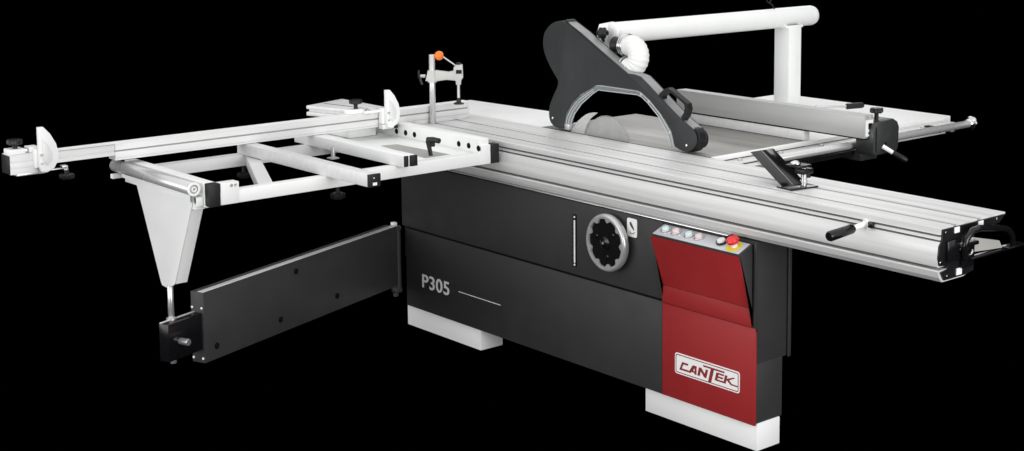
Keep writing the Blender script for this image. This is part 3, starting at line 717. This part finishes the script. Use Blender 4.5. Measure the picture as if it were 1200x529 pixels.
b = B(); b.box(-.945, -.915, -.205, -.150, .868, .888, .002); b.out('stop_foot', 'aluy', cf)
b = B(); b.cyl((-.93, -.150, .872), (-.93, -.125, .872), .008, n=16); b.out('foot_pin', 'black', cf)

# auxiliary short support behind the fence
b = B()
q_ = [(-.371, 0.0), (-.371, .0)]
b.prism([(-1.232, -.371), (-1.304, -.151), (-.985, -.150), (-.985, -.300)], 'Z', .9360, .950, .001)
b.prism([(-1.226, -.362), (-1.290, -.158), (-1.00, -.158), (-1.00, -.300)], 'Z', .9245, .9355, .001)
b.prism([(-1.232, -.371), (-1.304, -.151), (-1.01, -.150), (-1.01, -.305)], 'Z', .908, .924, .001)
ax = b.out('auxiliary_rest', 'aluy', saw)
b = B(); b.prism([(-1.24, -.286), (-1.243, -.280), (-1.00, -.232), (-1.00, -.238)], 'Z', .9502, .9508); b.out('rest_groove', 'mark', ax)
b = B(); b.box(-1.19, -1.02, -.30, -.17, .829, .907, .002); b.out('rest_bracket', 'white', ax)

# --- eccentric clamp standing at the fence
cx, cy = -.93, .056
b = B(); b.cyl((cx, cy, .863), (cx, cy, 1.157), .0125, n=32); ec_ = b.out('eccentric_clamp', 'bar', saw, 50)
b = B(); b.lathe([(.019, 0), (.019, .05)], (cx, cy, 1.040), (0, 0, 1), 24)
dv = Vector((.075, .100, 0)).normalized(); sd = Vector((-dv.y, dv.x, 0))
MC = Matrix.Translation((cx, cy, 0)) @ Matrix(((dv.x, sd.x, 0), (dv.y, sd.y, 0), (0, 0, 1))).to_4x4()
b.prism([(-.028, 1.046), (-.018, 1.088), (.02, 1.090), (.070, 1.083), (.092, 1.088), (.100, 1.098), (.104, 1.045), (.06, 1.050), (.015, 1.044)], 'Y', -.013, .013, .003, MC)
b.prism([(.090, 1.052), (.090, 1.100), (.100, 1.113), (.128, 1.113), (.130, 1.060), (.122, 1.048), (.120, 1.028), (.100, 1.028), (.098, 1.045)], 'Y', -.016, .016, .003, MC)
b.out('clamp_arm', 'clampgrey', ec_)
b = B(); p0 = MC @ Vector((.110, 0, 1.03)); p1 = MC @ Vector((.110, 0, .965)); b.cyl(p0, p1, .0065, n=16); b.out('plunger', 'steel', ec_)
b = B(); b.lathe([(.0, 0), (.022, .001), (.022, .005), (.010, .011), (.008, .028), (0, .028)], MC @ Vector((.110, 0, .944)), (0, 0, 1), 24); b.box(.098, .122, .0162, .0180, 1.075, 1.092, 0, MC); b.box(.100, .124, -.0185, -.0162, 1.076, 1.092, 0, MC); b.box(.10, .12, -.008, .008, 1.113, 1.122, .002, MC); b.out('clamp_pad', 'black', ec_, split=True)
b = B(); p0 = MC @ Vector((.100, 0, 1.108)); p1 = MC @ Vector((.042, 0, 1.150)); b.cyl(p0, p1, .0032, n=12); b.out('lever_rod', 'steel', ec_)
b = B(); bmesh.ops.create_uvsphere(b.bm, u_segments=28, v_segments=18, radius=.0195, matrix=Matrix.Translation(MC @ Vector((.030, 0, 1.152)))); b.out('ball_grip', 'orange', ec_, 80)
b = B(); c0 = MC @ Vector((-.028, 0, 1.066)); c1 = MC @ Vector((-.050, 0, 1.066)); b.cyl(c0, c1, .007, n=12); b.out('tommy_screw', 'steel', ec_)
b = B(); lobed(b, MC @ Vector((-.050, 0, 1.074)), -dv, .016, .010, 5); b.tube([MC @ Vector((-.052, 0, 1.07)), MC @ Vector((-.048, 0, 1.045)), MC @ Vector((-.042, 0, 1.030))], .006, 8); b.out('tommy_handle', 'black', ec_)
